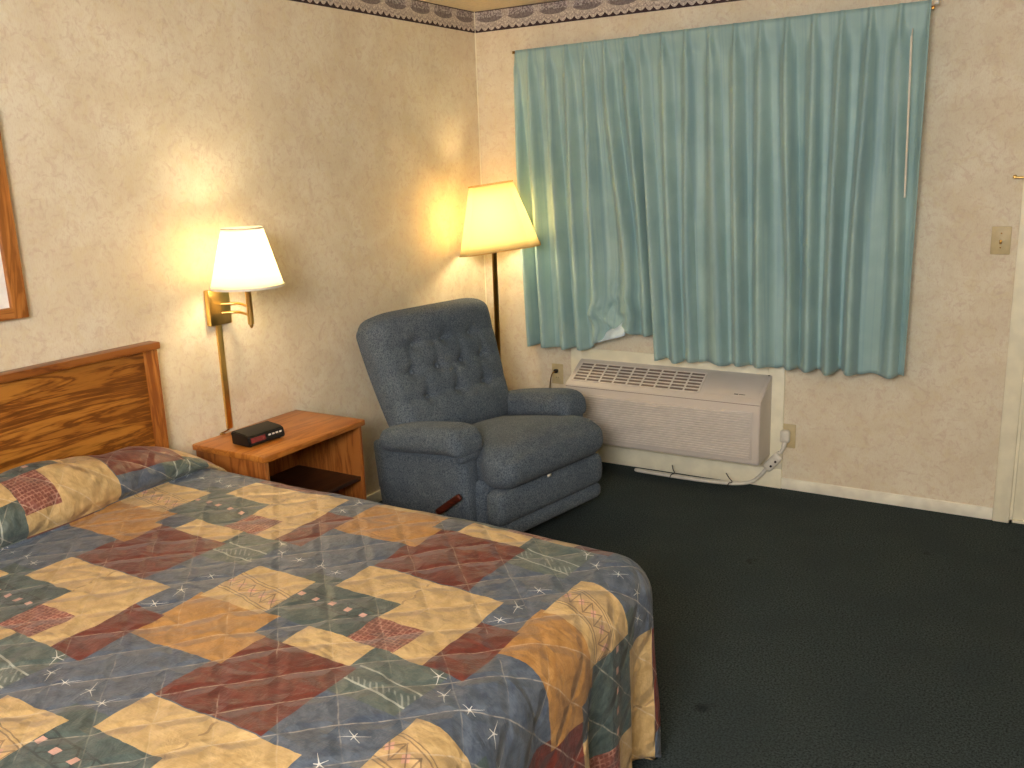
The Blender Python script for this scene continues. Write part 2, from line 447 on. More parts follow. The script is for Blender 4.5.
struct('wall_back', bm, M['wallpaper'])
# window behind the curtain
bm = bmesh.new()
for a in ((WX0, WX0 + .05, WZ0, WZ1), (WX1 - .05, WX1, WZ0, WZ1), (WX0, WX1, WZ0, WZ0 + .05), (WX0, WX1, WZ1 - .05, WZ1), (1.28, 1.33, WZ0, WZ1)):
    box(bm, a[0], a[1], .03, .09, a[2], a[3])
w = struct('window_1', bm, M['white'])
gl = obj('window_pane', B(WX0 + .03, WX1 - .03, .055, .061, WZ0 + .03, WZ1 - .03), M['glass'], w, False)
# door and casing at the right edge
bm = bmesh.new()
box(bm, 2.686, 2.752, -.018, 0, 0, 2.115, .004); box(bm, DX1, DX1 + .066, -.018, 0, 0, 2.115, .004)
box(bm, 2.752, DX1, -.018, 0, DZ, 2.115, .004)
struct('trim_1', bm, M['cream'], True)
bm = bmesh.new(); box(bm, DX0 + .012, DX1 - .012, .012, .055, .012, DZ - .008, .003)
for z0, z1 in ((.2, .9), (1.1, 1.9)):
    for x0, x1 in ((2.88, 3.15), (3.24, 3.5)): box(bm, x0, x1, .004, .014, z0, z1, .004)
door = struct('door_1', bm, M['cream'], True)
bm = bmesh.new(); box(bm, DX0, DX0 + .012, 0, .1, 0, DZ); box(bm, DX1 - .012, DX1, 0, .1, 0, DZ); box(bm, DX0, DX1, 0.0, .1, 0, .012)
struct('trim_2', bm, M['cream'])
bm = bmesh.new(); lathe(bm, [(.03, 0), (.03, .006), (.012, .01), (.012, .03), (.026, .04), (.03, .055), (.024, .068), (0.004, .072)], 20)
move(bm, Matrix.Translation((3.55, .012, .95)) @ Matrix.Rotation(PI / 2, 4, 'X')); obj('door_knob', bm, M['brass'], door)
# baseboards
def baseb(name, pts):
    bm = bmesh.new()
    for a in pts: box(bm, *a, .005)
    return struct(name, bm, M['baseboard'], True)
baseb('baseboard_left', [(0, .013, YR, -.001, 0, .06)])
baseb('baseboard_back', [(.013, .557, -.013, 0, 0, .058), (1.736, 2.686, -.013, 0, 0, .058)])
baseb('baseboard_right', [(XR - .013, XR, YR, 0, 0, .068)])
# printed lace border under the ceiling
struct('trim_3', B(0, .0012, YR, 0, 2.332, 2.44), lace_border('y'))
struct('trim_4', B(.0012, XR, -.0012, 0, 2.332, 2.44), lace_border('x'))
# pale caulked seam in the corner of the paper
struct('trim_5', B(.0, .004, -.004, 0, .058, 2.44), M['cream'])
# painted board around the air conditioner
bm = bmesh.new()
box(bm, .557, 1.736, -.016, 0, 0, .10, .003); box(bm, .557, .62, -.016, 0, .10, .64, .003)
box(bm, 1.655, 1.736, -.016, 0, .10, .64, .003); box(bm, .62, 1.655, -.016, 0, .54, .64, .003)
box(bm, .62, 1.655, -.012, 0, .10, .54)
struct('trim_6', bm, M['cream'], True)

# ------------------------------------------------------------------ bed
bed = thing('bed', 'bed with an oak-grain headboard against the left wall, under the patchwork bedspread', 'bed', (0, 0, 0))
HY = -2.288; HZ = 1.042
hb = obj('headboard', B(.012, .034, -3.78, HY - .012, .28, HZ - .008), M['oak'], bed, False)
obj('top_rail', B(.004, .062, -3.80, HY + .006, HZ - .022, HZ + .005, .005), M['oakrail'], hb)
for y0, y1 in ((HY - .052, HY), (-3.795, -3.742)):
    obj('side_stile', B(.006, .050, y0, y1, .0, HZ - .021, .006), M['oakstile'], hb)
obj('mattress', move(cushion(1.82, 1.34, .20, .06), Matrix.Translation((.985, -3.0, .462))), M['mattress'], bed)
obj('box_spring', B(.08, 1.88, -3.66, -2.34, .12, .36, .02), M['mattress'], bed)
for x in (.2, 1.78):
    for y in (-3.56, -2.45): obj('leg', tube(bmesh.new(), [(x, y, 0), (x, y, .13)], .022), M['rubber'], bed)

# ------------------------------------------------------------------ bedspread
ZT = .60
YE, YL, XF = -2.226, -3.80, 2.026          # right edge, left edge, foot edge of the covered bed
R = .115; RHO = .135; DF = RHO - R         # roll-over radius; rounding of the corners in plan
XI, Y1, Y0 = XF - RHO, YE - RHO, YL + RHO # flat top ends here, then the cloth rolls over
# profile of the cloth over the bolster at the head: (x, z above the bed)
ctrl = [(.060, .075), (.075, .110), (.11, .135), (.16, .150), (.22, .147), (.275, .122), (.312, .080), (.318, .035), (.300, .008), (.315, -.002), (.36, 0), (.44, 0)]
prof = [(p.x, p.y) for p in spline([(a, b, 0) for a, b in ctrl], 4)]
arc = [0]
for i in range(1, len(prof)): arc.append(arc[-1] + math.hypot(prof[i][0] - prof[i - 1][0], prof[i][1] - prof[i - 1][1]))
S_END = prof[-1][0]; S0 = S_END - arc[-1]
xs = [S_END + (XI - S_END) * k / 74 for k in range(1, 75)]
ys = [Y0 + (Y1 - Y0) * j / 72 for j in range(73)]
def und(x, y):
    f = min(1, max(0, (x - .45) / .2))
    return -.014 * min(1, max(0, (x - 1.55) / .33)) ** 2 + f * (.010 * noise.noise(Vector((x * 3.1, y * 3.1, 1.7))) + .0055 * noise.noise(Vector((x * 9, y * 9, 4))) + .003 * noise.noise(Vector((x * 22, y * 22, 8))))
TAPER = [(0, 0), (.03, .10), (.08, .34), (.14, .56), (.24, .78), (.4, .93), (.62, 1.08), (3, 1.1)]
def endf(y):                                # the bolster stops short of both edges of the bed
    def f(t):
        for (p, q), (r, w) in zip(TAPER, TAPER[1:]):
            if t <= r: return q + (w - q) * max(0, t - p) / (r - p)
        return TAPER[-1][1]
    return min(f(-2.265 - y), f(y + 3.72))
V, F, UVS = [], [], []
def addv(p, uv): V.append(tuple(p)); UVS.append(uv); return len(V) - 1
top = []
for i in range(len(prof) + len(xs)):
    row = []
    for y in ys:
        if i < len(prof):
            e = endf(y); x, z = prof[i]
            wz = 1 + .10 * noise.noise(Vector((2.2, y * 4, 0))) + .05 * noise.noise(Vector((x * 9, y * 9, 3)))
            xx = x if i < 6 else x + max(-.02, min(0, e - 1)) * .6 * min(1, (len(prof) - 1 - i) / 8) + .03 * max(0, min(1, (-2.6 - y) / .3)) * min(1, (i - 5) / 20) * min(1, (len(prof) - 1 - i) / 10)
            row.append(addv((xx, y, ZT + max(z, -.002) * e * wz + .004 * (1 - e)), (S0 + arc[i] - (.115 if i < 33 else 0), y)))
        else:
            x = xs[i - len(prof)]
            row.append(addv((x, y, ZT + und(x, y)), (x, y)))
    top.append(row)
nr, nc = len(top), len(ys)
for i in range(nr - 1):
    for j in range(nc - 1): F.append((top[i][j], top[i + 1][j], top[i + 1][j + 1], top[i][j + 1]))
# skirt: boundary walked from the head along the right edge, round the foot and back along the left edge
loop = []                                   # (top vertex, base point, normal, sheet direction)
for i in range(nr): loop.append((top[i][nc - 1], (0, 1)))
for k in range(1, 12): t = PI / 2 * (1 - k / 12); loop.append((top[nr - 1][nc - 1], (math.cos(t), math.sin(t))))
for j in range(nc - 1, -1, -1): loop.append((top[nr - 1][j], (1, 0)))
for k in range(1, 12): t = -PI / 2 * k / 12; loop.append((top[nr - 1][0], (math.cos(t), math.sin(t))))
for i in range(nr - 1, -1, -1): loop.append((top[i][0], (0, -1)))
QL = DF + R * PI / 2; DL = QL + .47
ds = [DF * k / 4 for k in range(1, 5)] + [DF + R * PI / 2 * k / 9 for k in range(1, 10)] + [QL + .47 * k / 26 for k in range(1, 27)]
per = 0; prev = None; cols = []
for q, (vi, n) in enumerate(loop):
    bx, by, bz = V[vi]; su, sv = UVS[vi]
    if prev is not None: per += math.hypot(bx - prev[0], by - prev[1]) + .26 * math.hypot(n[0] - prev[2], n[1] - prev[3])
    prev = (bx, by, n[0], n[1])
    corner = min(1, 2 * min(abs(n[0]), abs(n[1])) * 1.0)
    head = by > Y1 - .01 and bx < .34 or by < Y0 + .01 and bx < .34
    col = [vi]
    for d in ds:
        if d <= DF: off = d; dz = 0
        elif d <= QL: off = DF + R * math.sin((d - DF) / R); dz = R * (1 - math.cos((d - DF) / R))
        else: off = RHO; dz = R + d - QL
        t = max(0, (d - .12) / (DL - .12))
        fold = .022 * t * math.sin(per * 21 + 1.3 * math.sin(per * 5)) + .016 * t * math.sin(per * 47 + 2) + .012 * t * noise.noise(Vector((per * 6, d * 5, 2)))
        if by > Y1 - .01 and bx < .7: fold *= .25
        off += fold
        x, y = bx + n[0] * off, by + n[1] * off
        z = ZT + (bz - ZT) * max(0, 1 - d / .14) - dz
        x = max(x, .05)
        cf = 1.0 + .2 * corner
        col.append(addv((x, y, max(z, .035)), (su + n[0] * d * cf, sv + n[1] * d * cf)))
    cols.append(col)
for q in range(len(cols) - 1):
    a, b = cols[q], cols[q + 1]
    for k in range(len(ds)):
        f = [a[k], a[k + 1], b[k + 1], b[k]]
        if a[k] == b[k]: f = [a[k], a[k + 1], b[k + 1]]
        F.append(tuple(f))
me = bpy.data.meshes.new('bedspread'); me.from_pydata(V, [], F); me.update()
ul = me.uv_layers.new(name='UVMap')
for l in me.loops: ul.data[l.index].uv = UVS[l.vertex_index]
bmq = bmesh.new(); bmq.from_mesh(me); bmesh.ops.recalc_face_normals(bmq, faces=bmq.faces)
if sum(f.normal.z for f in bmq.faces) < 0: bmesh.ops.reverse_faces(bmq, faces=bmq.faces)
bmq.to_mesh(me); bmq.free()
bs = finish('bedspread', me, M['quilt'])
md = bs.modifiers.new('thick', 'SOLIDIFY'); md.thickness = .01; md.offset = -1
tag(bs, 'quilted patchwork bedspread in tan, maroon, slate blue and green covering the bed and bolster', 'bedspread')

# ------------------------------------------------------------------ nightstand
ns = thing('nightstand', 'small open-fronted wooden nightstand between the bed and the recliner', 'nightstand', (0, 0, 0))
NX, NY0, NY1, NZ = .405, -2.155, -1.580, .610
obj('tabletop', B(.006, NX, NY0, NY1, NZ - .026, NZ, .006), M['nstop'], ns)
for y in (NY0 + .012, NY1 - .032): obj('side_panel', B(.012, NX - .014, y, y + .02, .0, NZ - .026, .002), M['nside'], ns)
obj('back_panel', B(.012, .022, NY0 + .032, NY1 - .032, .05, NZ - .026), M['nside'], ns, False)
obj('shelf', B(.022, NX - .02, NY0 + .032, NY1 - .032, .345, .363, .002), M['shelfshaded'], ns)
obj('bottom_shelf', B(.022, NX - .02, NY0 + .032, NY1 - .032, .06, .08, .002), M['nside'], ns)
obj('plinth', B(NX - .05, NX - .034, NY0 + .032, NY1 - .032, .0, .06), M['nside'], ns, False)

# clock radio
cl = thing('clock_radio', 'black clock radio with a dull red display on the nightstand', 'clock radio', (.225, -2.008, NZ), math.radians(-4))
bm = bmesh.new()
sec = [(-.052, .004), (.048, .004), (.054, .012), (.046, .043), (.030, .050), (-.048, .056), (-.054, .048)]
a = [bm.verts.new((x, -.088, z)) for x, z in sec]; b = [bm.verts.new((x, .088, z)) for x, z in sec]
bm.faces.new(a); bm.faces.new(b[::-1])
for i in range(len(sec)): bm.faces.new((a[i], b[i], b[(i + 1) % len(sec)], a[(i + 1) % len(sec)]))
bmesh.ops.bevel(bm, geom=bm.edges[:], offset=.003, segments=2, affect='EDGES')
obj('casing', bm, M['black'], cl)
tl = math.atan2(.008, .031)
fm = lambda y0, y1, z0, z1, t: B(0, t, y0, y1, z0, z1, mat=Matrix.Translation((.0542, 0, .012)) @ Matrix.Rotation(-tl, 4, 'Y'))
part(obj('display', fm(-.078, -.008, .006, .026, .0016), M['display'], cl, False), 'dull red display window')
bm = bmesh.new()
for k in range(4): box(bm, 0, .002, .008 + k * .018, .019 + k * .018, .016, .022, mat=Matrix.Translation((.0542, 0, .012)) @ Matrix.Rotation(-tl, 4, 'Y'))
part(obj('control_buttons', bm, M['acslat'], cl, False), 'pale row of control marks')
for x, y in ((-.04, -.07), (.035, -.07), (-.04, .07), (.035, .07)): obj('rubber_foot', lathe(bmesh.new(), [(.006, 0), (.006, .006)], 10, (x, y, 0)), M['rubber'], cl)
bm = bmesh.new(); tube(bm, spline([(-.05, -.03, .012), (-.09, -.04, .006), (-.11, .0, .004), (-.14, .02, .004), (-.165, .00, .004), (-.19, .02, .004)], 6), .003, 8)
obj('power_cord', bm, M['black'], cl)

# ------------------------------------------------------------------ swing-arm wall lamp
LY = -1.965; LX = .20
wl = thing('wall_lamp', 'brass swing-arm wall lamp with a lit white shade above the nightstand', 'wall lamp', (0, 0, 0))
obj('backplate', B(0, .028, -2.012, -1.905, 1.054, 1.196, .004), M['brass'], wl)
bm = bmesh.new()
for z in (1.10, 1.135): tube(bm, spline([(.028, -1.955, z), (.07, -1.915, z), (.12, -1.925, z), (LX, LY, z)], 6), .0055, 10)
obj('swing_arm', bm, M['brass'], wl)
bm = bmesh.new(); lathe(bm, [(.002, 1.052), (.006, 1.056), (.008, 1.066), (.012, 1.068), (.012, 1.20), (.016, 1.205), (.016, 1.225), (.010, 1.235), (.010, 1.25)], 18, (LX, LY, 0))
obj('lamp_post', bm, M['brass'], wl)
def empire_shade(nm, cx, cy, z0, z1, r0, r1, parent, mat, trim, glow):
    bm = bmesh.new(); n = 56
    lathe(bm, [(r0 + (r1 - r0) * k / 10, z0 + (z1 - z0) * k / 10) for k in range(11)], n, (cx, cy, 0), False)
    sh = obj(nm, bm, mat, parent, True, 0)
    md = sh.modifiers.new('thick', 'SOLIDIFY'); md.thickness = .0015
    return sh
sh = empire_shade('lamp_shade', LX, LY, 1.212, 1.438, .138, .077, wl, M['shade'], None, 1)
bm = bmesh.new()
lathe(bm, [(.139, 1.211), (.140, 1.216), (.1385, 1.221)], 56, (LX, LY, 0), False)
obj('shade_trim', bm, M['white'], sh)
bm = bmesh.new(); lathe(bm, [(.0785, 1.431), (.0785, 1.438), (.0775, 1.439)], 56, (LX, LY, 0), False); obj('shade_trim', bm, M['white'], sh)
bm = bmesh.new()
for k in range(3): a = k * 2 * PI / 3; tube(bm, [(LX, LY, 1.42), (LX + .077 * math.cos(a), LY + .077 * math.sin(a), 1.43)], .0015, 6)
obj('shade_spider', bm, M['brassdk'], sh)
bm = bmesh.new(); lathe(bm, [(.012, 1.25), (.013, 1.295), (.026, 1.325), (.031, 1.355), (.026, 1.38), (.012, 1.393), (.002, 1.396)], 18, (LX, LY, 0))
obj('bulb', bm, M['bulb'], wl)
obj('cord_cover', B(0, .012, -1.972, -1.946, NZ + .012, 1.054, .003), M['brass'], wl)
bm = bmesh.new(); tube(bm, spline([(.008, -1.965, NZ + .012), (.012, -1.985, NZ + .008), (.012, -2.01, NZ + .006), (.02, -2.02, NZ + .005), (.03, -2.005, NZ + .005)], 6), .0028, 8)
obj('cord', bm, M['brassdk'], wl)

# its twin on the far side of the bed, out of the picture
tw = thing('wall_lamp', 'brass swing-arm wall lamp on the far side of the bed', 'wall lamp', (0, -2.12, 0))
def copy_tree(src, dst):
    for ch in list(src.children):
        c = ch.copy(); C.objects.link(c); c.parent = dst; copy_tree(ch, c)
copy_tree(wl, tw)

# ------------------------------------------------------------------ floor lamp behind the recliner
FX, FY = .262, -.30
fl = thing('floor_lamp', 'brass floor lamp with a lit square cream shade in the corner behind the recliner', 'floor lamp', (FX, FY, 0))
bm = bmesh.new(); lathe(bm, [(.13, 0), (.13, .008), (.12, .016), (.05, .024), (.02, .032), (.016, .05)], 36); obj('base', bm, M['brass'], fl)
bm = bmesh.new(); lathe(bm, [(.014, .04), (.014, 1.20), (.017, 1.205), (.017, 1.235), (.011, 1.24), (.011, 1.28)], 18); obj('pole', bm, M['brassdk'], fl)
bm = bmesh.new(); lathe(bm, [(.012, 1.28), (.014, 1.30), (.027, 1.33), (.032, 1.36), (.027, 1.385), (.012, 1.40), (.002, 1.402)], 18); obj('bulb', bm, M['bulb2'], fl)
bm = bmesh.new()
def sq(hw, z, cut):
    c = hw * cut
    return [(hw, -hw + c), (hw, hw - c), (hw - c, hw), (-hw + c, hw), (-hw, hw - c), (-hw, -hw + c), (-hw + c, -hw), (hw - c, -hw)], z
TS = Matrix.Translation((.030, .012, 1.225)) @ Matrix.Rotation(math.radians(6.5), 4, Vector((.52, -.85, 0))) @ Matrix.Rotation(math.radians(31), 4, 'Z')
rings = []
for k in range(7):
    t = k / 6; hw = .208 - (.208 - .112) * t; pts, z = sq(hw, -.02 + .335 * t, .24)
    rings.append([bm.verts.new(TS @ Vector((x, y, z))) for x, y in pts])
for i in range(6):
    for k in range(8): bm.faces.new((rings[i][k], rings[i][(k + 1) % 8], rings[i + 1][(k + 1) % 8], rings[i + 1][k]))
sh2 = obj('lamp_shade', bm, M['shade2'], fl, True, 20)
md = sh2.modifiers.new('thick', 'SOLIDIFY'); md.thickness = .0015
bm = bmesh.new()
for hw, z in ((.2095, -.02), (.1135, .315)):
    bm = bmesh.new()
    pts, _ = sq(hw, z, .24); L = [TS @ Vector((x, y, z)) for x, y in pts]; L.append(L[0]); 
    for i in range(8): tube(bm, [L[i], L[i + 1]], .0032, 6)
    obj('shade_trim', bm, M['trimcloth'], sh2)
bm = bmesh.new()
for k in range(4): a = k * PI / 2; tube(bm, [TS @ Vector((0, 0, .29)), TS @ Vector((.108 * math.cos(a), .108 * math.sin(a), .31))], .0016, 6)
tube(bm, [(0, 0, 1.28), TS @ Vector((0, 0, .29))], .0016, 6)
obj('shade_harp', bm, M['brassdk'], sh2)

# ------------------------------------------------------------------ recliner
rc = thing('recliner', 'blue-grey tweed recliner armchair with a tufted back in the corner', 'recliner', (.545, -.925, 0), math.radians(-10))
RM = M['recliner']
def rcp(name, bm, T, mat=RM, parent=rc, sharp=0):
    return obj(name, move(bm, T), mat, parent, True, sharp)
TR = lambda *a: Matrix.Translation(a)
# body box with arm panels
rcp('body', cushion(.69, .70, .27, .03, (12, 12, 6)), TR(-.015, 0, .175))
for s in (-1, 1):
    def armp(p, a, b, c, s=s):
        p = p.copy(); p.y += s * .018 * c; p.z += .13 * (p.x - .0) * (c > -.2); return p
    rcp('arm_panel', cushion(.60, .105, .40, .035, (14, 6, 10), armp), TR(-.01, s * .355, .25))
    def pad(p, a, b, c):
        p = p.copy()
        if c > 0: p.z += .010 * (1 - a ** 4) * (1 - b ** 4) - .015 * max(0, -a) ** 2
        p.z -= .020 * max(0, a - .55) ** 2 / .2                     # rolls down at the front
        p.y *= 1 + .10 * math.sin(max(0, min(1, (a + .2))) * PI / 2)
        return p
    rcp('armrest', cushion(.53, .175, .115, .045, (22, 12, 8), pad), TR(.038, s * .372, .464) @ Matrix.Rotation(math.radians(-8), 4, 'Y'))
    bm = cushion(.045, .135, .13, .03, (4, 8, 8)); rcp('arm_roll', bm, TR(.276, s * .368, .462))
def seatf(p, a, b, c):
    p = p.copy()
    if c > 0: p.z += .035 * (1 - b * b) * (1 - .6 * a * a) * c
    if a > .5: p.z -= .03 * (a - .5) ** 2 * 4 * max(0, c); p.x += .018 * (1 - c * c) * (a - .5)
    p.y *= 1 + (.10 if a > .45 else 0) * min(1, (a - .45) / .15) if a > .45 else 1
    return p
rcp('seat', cushion(.65, .65, .185, .07, (26, 20, 10), seatf), TR(.165, 0, .338) @ Matrix.Rotation(math.radians(-8.5), 4, 'Y') @ TR(0, 0, 0))
def fr(p, a, b, c):
    p = p.copy(); p.x += .012 * (1 - c * c) * (1 if a > 0 else 0); return p
ft = rcp('footrest', cushion(.09, .74, .155, .032, (6, 20, 8), fr), TR(.405, 0, .205))
rcp('footrest_lip', cushion(.08, .74, .085, .028, (6, 20, 6), fr), TR(.398, 0, .092), RM, ft)
# tilted tufted back
BT = TR(-.15, 0, .36) @ Matrix.Rotation(math.radians(-20), 4, 'Y')
buttons = []
for row, (zf, ysb) in enumerate(((.47, (-.19, 0, .19)), (.345, (-.235, -.08, .08, .235)), (.215, (-.19, 0, .19)))):
    for yb in ysb: buttons.append((yb, zf))
BHT, BW = .650, .77
def backf(p, a, b, c):
    p = p.copy()
    t = (c + 1) / 2
    p.y *= .90 + .14 * math.sin(min(1, t * 1.15) * PI / 2)             # wider at the shoulders
    p.z -= .028 * max(0, abs(b) - .55) ** 2 / .2 * max(0, min(1, (c - .2) / .8))            # rounded top corners
    if a > 0:
        z = t * BHT; y = p.y
        bulge = .035 * (1 - b * b) * (.6 + .4 * math.sin(t * PI))
        head = .03 * math.exp(-((z - .575) / .07) ** 2) * (1 - b ** 4)
        lum = .022 * math.exp(-((z - .11) / .09) ** 2) * (1 - b ** 4)
        crease = 0
        for zf in (.47, .345, .215):
            crease += .012 * math.exp(-((z - zf) / .020) ** 2) * max(0, 1 - b ** 4)
        for yb, zb in buttons:
            crease += .026 * math.exp(-(((y - yb) / .032) ** 2 + ((z - zb) / .032) ** 2))
            # vertical crease running up to the next row
            if zb < .45:
                crease += .008 * math.exp(-((y - yb) / .018) ** 2) * (1 if zb < z < zb + .125 else 0)
        p.x += a * (bulge + head + lum - crease)
    return p
back = rcp('backrest', cushion(.17, BW, BHT, .065, (8, 64, 60), backf), BT @ TR(0, 0, BHT / 2))
for yb, zb in buttons:
    b_ = yb / (BW / 2); t = zb / BHT
    xf = .085 + .035 * (1 - b_ * b_) * (.6 + .4 * math.sin(t * PI)) - .040
    bm = bmesh.new(); lathe(bm, [(.0135, -.004), (.0125, .003), (.008, .006), (.001, .0075)], 12)
    rcp('button', bm, BT @ TR(xf + .006, yb, zb) @ Matrix.Rotation(PI / 2, 4, 'Y'), RM, back)
# wooden release lever on the near side
LVX, LVZ = .205, .205
lv = cushion(.19, .018, .032, .009, (10, 4, 4))
lv = rcp('lever', lv, TR(LVX, -.432, LVZ) @ Matrix.Rotation(math.radians(-36), 4, 'Y'), M['lever'])
part(lv, 'dark reddish wooden release lever')
bm = bmesh.new(); tube(bm, [(LVX - .05, -.40, LVZ - .04), (LVX - .05, -.436, LVZ - .04)], .010, 12); rcp('lever_pivot', bm, TR(0, 0, 0), M['rubber'], lv)
part(rcp('fabric_label', B(-.002, .002, -.012, .012, -.004, .008), TR(.462, -.05, .283), M['white']), 'small white label in the seat seam')
for x in (-.28, .25):
    for y in (-.3, .3): rcp('foot_glide', lathe(bmesh.new(), [(.02, 0), (.02, .045)], 12, (x, y, 0)), TR(0, 0, 0), M['rubber'])

# ------------------------------------------------------------------ air conditioner
AX0, AX1 = .622, 1.676
ac = thing('air_conditioner', 'off-white through-wall air conditioner below the window', 'air conditioner', (0, 0, 0))
sec = [(-.012, .168), (-.200, .168), (-.207, .176), (-.207, .474), (-.200, .486), (-.030, .580), (-.012, .582)]
bm = bmesh.new()
a = [bm.verts.new((AX0, y, z)) for y, z in sec]; b = [bm.verts.new((AX1, y, z)) for y, z in sec]
bm.faces.new(a); bm.faces.new(b[::-1])
for i in range(len(sec)): bm.faces.new((a[i], b[i], b[(i + 1) % len(sec)], a[(i + 1) % len(sec)]))
bmesh.ops.bevel(bm, geom=bm.edges[:], offset=.004, segments=2, affect='EDGES')
obj('cabinet', bm, M['acpanel'], ac)
bm = bmesh.new(); box(bm, AX0 + .06, AX1 - .035, -.2105, -.206, .195, .437, .002)
pn = obj('front_panel', bm, M['acpanel'], ac)
bm = bmesh.new()
for k in range(19): z = .203 + k * .0122; box(bm, AX0 + .068, AX1 - .043, -.2175, -.2100, z, z + .0058)
obj('louvre_slats', bm, M['acslat'], pn, False)
obj('panel_seam', B(AX0 + .002, AX1 - .002, -.2078, -.2066, .4695, .472), M['acdark'], ac, False)
# sloped discharge grille
sl = math.atan2(.094, .170); GT = TR(0, -.200, .486) @ Matrix.Rotation(sl, 4, 'X')
L = math.hypot(.17, .09)
gr = obj('discharge_grille', B(.65, 1.352, .026, L - .026, -.003, .0012, mat=GT), M['acdark'], ac, False)
part(gr, 'dark slotted air outlet')
bm = bmesh.new()
for k in range(10): x = .646 + k * .0783; box(bm, x, x + .008, .022, L - .022, 0, .006, mat=GT)
for k in range(7): y = .022 + k * (L - .050) / 6; box(bm, .646, 1.358, y, y + .0062, 0, .005, mat=GT)
obj('grille_bars', bm, M['acslat'], gr, False)
obj('control_lid', B(1.385, 1.655, .02, L - .012, .0002, .0032, .0012, mat=GT), M['acpanel'], ac)
bm = bmesh.new(); box(bm, 1.535, 1.556, .036, .041, .003, .0042, mat=GT); box(bm, 1.560, 1.590, .037, .0405, .003, .0042, mat=GT)
obj('badge', bm, M['blackmark'], ac, False)
bm = bmesh.new(); lathe(bm, [(.005, 0), (.004, .003)], 10); move(bm, TR(AX1 - .012, -.03, .580)); obj('lid_screw', bm, M['blackmark'], ac)
# mains cord lying along the baseboard with its test-button block
bm = bmesh.new()
tube(bm, spline([(.99, -.095, .012), (1.15, -.100, .012), (1.34, -.098, .012), (1.46, -.085, .012), (1.53, -.07, .014), (1.60, -.05, .03), (1.655, -.045, .085), (1.70, -.045, .165), (1.73, -.04, .20)], 8), .0095, 10)
tube(bm, spline([(1.0, -.080, .011), (1.15, -.082, .011), (1.34, -.080, .011), (1.45, -.066, .011), (1.53, -.05, .012)], 6), .008, 10)
tube(bm, spline([(.99, -.095, .012), (.978, -.088, .012), (1.0, -.080, .011)], 6), .0092, 10)
cd = obj('power_cord', bm, M['white'], ac)
T2 = TR(1.702, -.052, .148) @ Matrix.Rotation(math.radians(40), 4, 'Y')
obj('plug_block', move(cushion(.05, .03, .105, .012, (6, 4, 8)), T2), M['white'], cd)
for z in (-.018, .016):
    obj('test_button', move(lathe(bmesh.new(), [(.0062, 0), (.005, .004)], 10), T2 @ TR(.008, -.015, z) @ Matrix.Rotation(PI / 2, 4, 'X')), M['black'], cd)
for x, dx in ((1.19, -.012), (1.50, -.03)):
    bm = tube(bmesh.new(), spline([(x - .01, -.106, .004), (x, -.11, .024), (x + .008, -.085, .024), (x + dx * .4, -.075, .04), (x + dx, -.07, .062)], 5), .0025, 6)
    obj('cable_tie', bm, M['blackmark'], cd)

# ------------------------------------------------------------------ outlets and switch
def plate(name, cx, cz, w, h, label, cat, mat, sock=True):
    t = thing(name, label, cat, (cx, 0, cz))
    obj('cover_plate', B(-w / 2, w / 2, -.006, 0, -h / 2, h / 2, .003), mat, t)
    if sock:
        for z in (-.02, .02):
            bm = bmesh.new(); lathe(bm, [(.0165, 0), (.0165, .003), (.015, .004)], 20); move(bm, TR(0, -.005, z) @ Matrix.Rotation(PI / 2, 4, 'X')); s_ = obj('socket', bm, mat, t)
            bm = bmesh.new()
            for x in (-.006, .006): box(bm, x - .001, x + .001, -.0096, -.0088, z - .003, z + .005)
            obj('slots', bm, M['black'], s_, False)
    return t
o1 = plate('wall_outlet', .464, .478, .072, .116, 'ivory wall outlet left of the air conditioner with a black plug in it', 'outlet', M['ivory'])
o2 = plate('wall_outlet', 1.752, .278, .09, .122, 'ivory wall outlet right of the air conditioner, hidden by a white plug', 'outlet', M['ivory'])
sw = plate('light_switch', 2.622, 1.250, .075, .118, 'ivory toggle light switch on the wall beside the door', 'light switch', M['ivory'], False)
obj('toggle', B(-.005, .005, -.019, -.005, -.014, .004, .002), M['brassdk'], sw)
for z in (-.03, .03):
    obj('screw', move(lathe(bmesh.new(), [(.0035, 0), (.003, .0015)], 10), TR(0, -.006, z) @ Matrix.Rotation(PI / 2, 4, 'X')), M['brassdk'], sw)
# black lamp plug and cord in the left outlet
pg = thing('lamp_plug', 'black plug with a thin cord in the outlet left of the air conditioner', 'plug', (.464, -.01, .498))
obj('plug_body', move(cushion(.024, .026, .022, .008, (4, 4, 4)), TR(0, -.013, 0)), M['black'], pg)
bm = bmesh.new(); tube(bm, spline([(0, -.024, 0), (-.012, -.036, -.012), (-.028, -.03, -.06), (-.04, -.02, -.14), (-.06, -.012, -.3), (-.13, -.012, -.46), (-.16, -.15, -.49), (-.18, -.24, -.485)], 6), .0028, 8)
obj('plug_cord', bm, M['brassdk'], pg)
# white plug in the right outlet (end of the air conditioner cord)
wp = thing('appliance_plug', 'white appliance plug in the outlet right of the air conditioner', 'plug', (1.752, -.01, .275))
obj('plug_body', move(cushion(.048, .036, .066, .014, (6, 5, 7)), TR(0, -.018, .006)), M['white'], wp)
bm = bmesh.new(); tube(bm, spline([(0, -.022, -.026), (-.004, -.03, -.05), (-.016, -.034, -.078)], 5), [.012] * 5 + [.009] * 6, 10)
obj('strain_relief', bm, M['white'], wp)
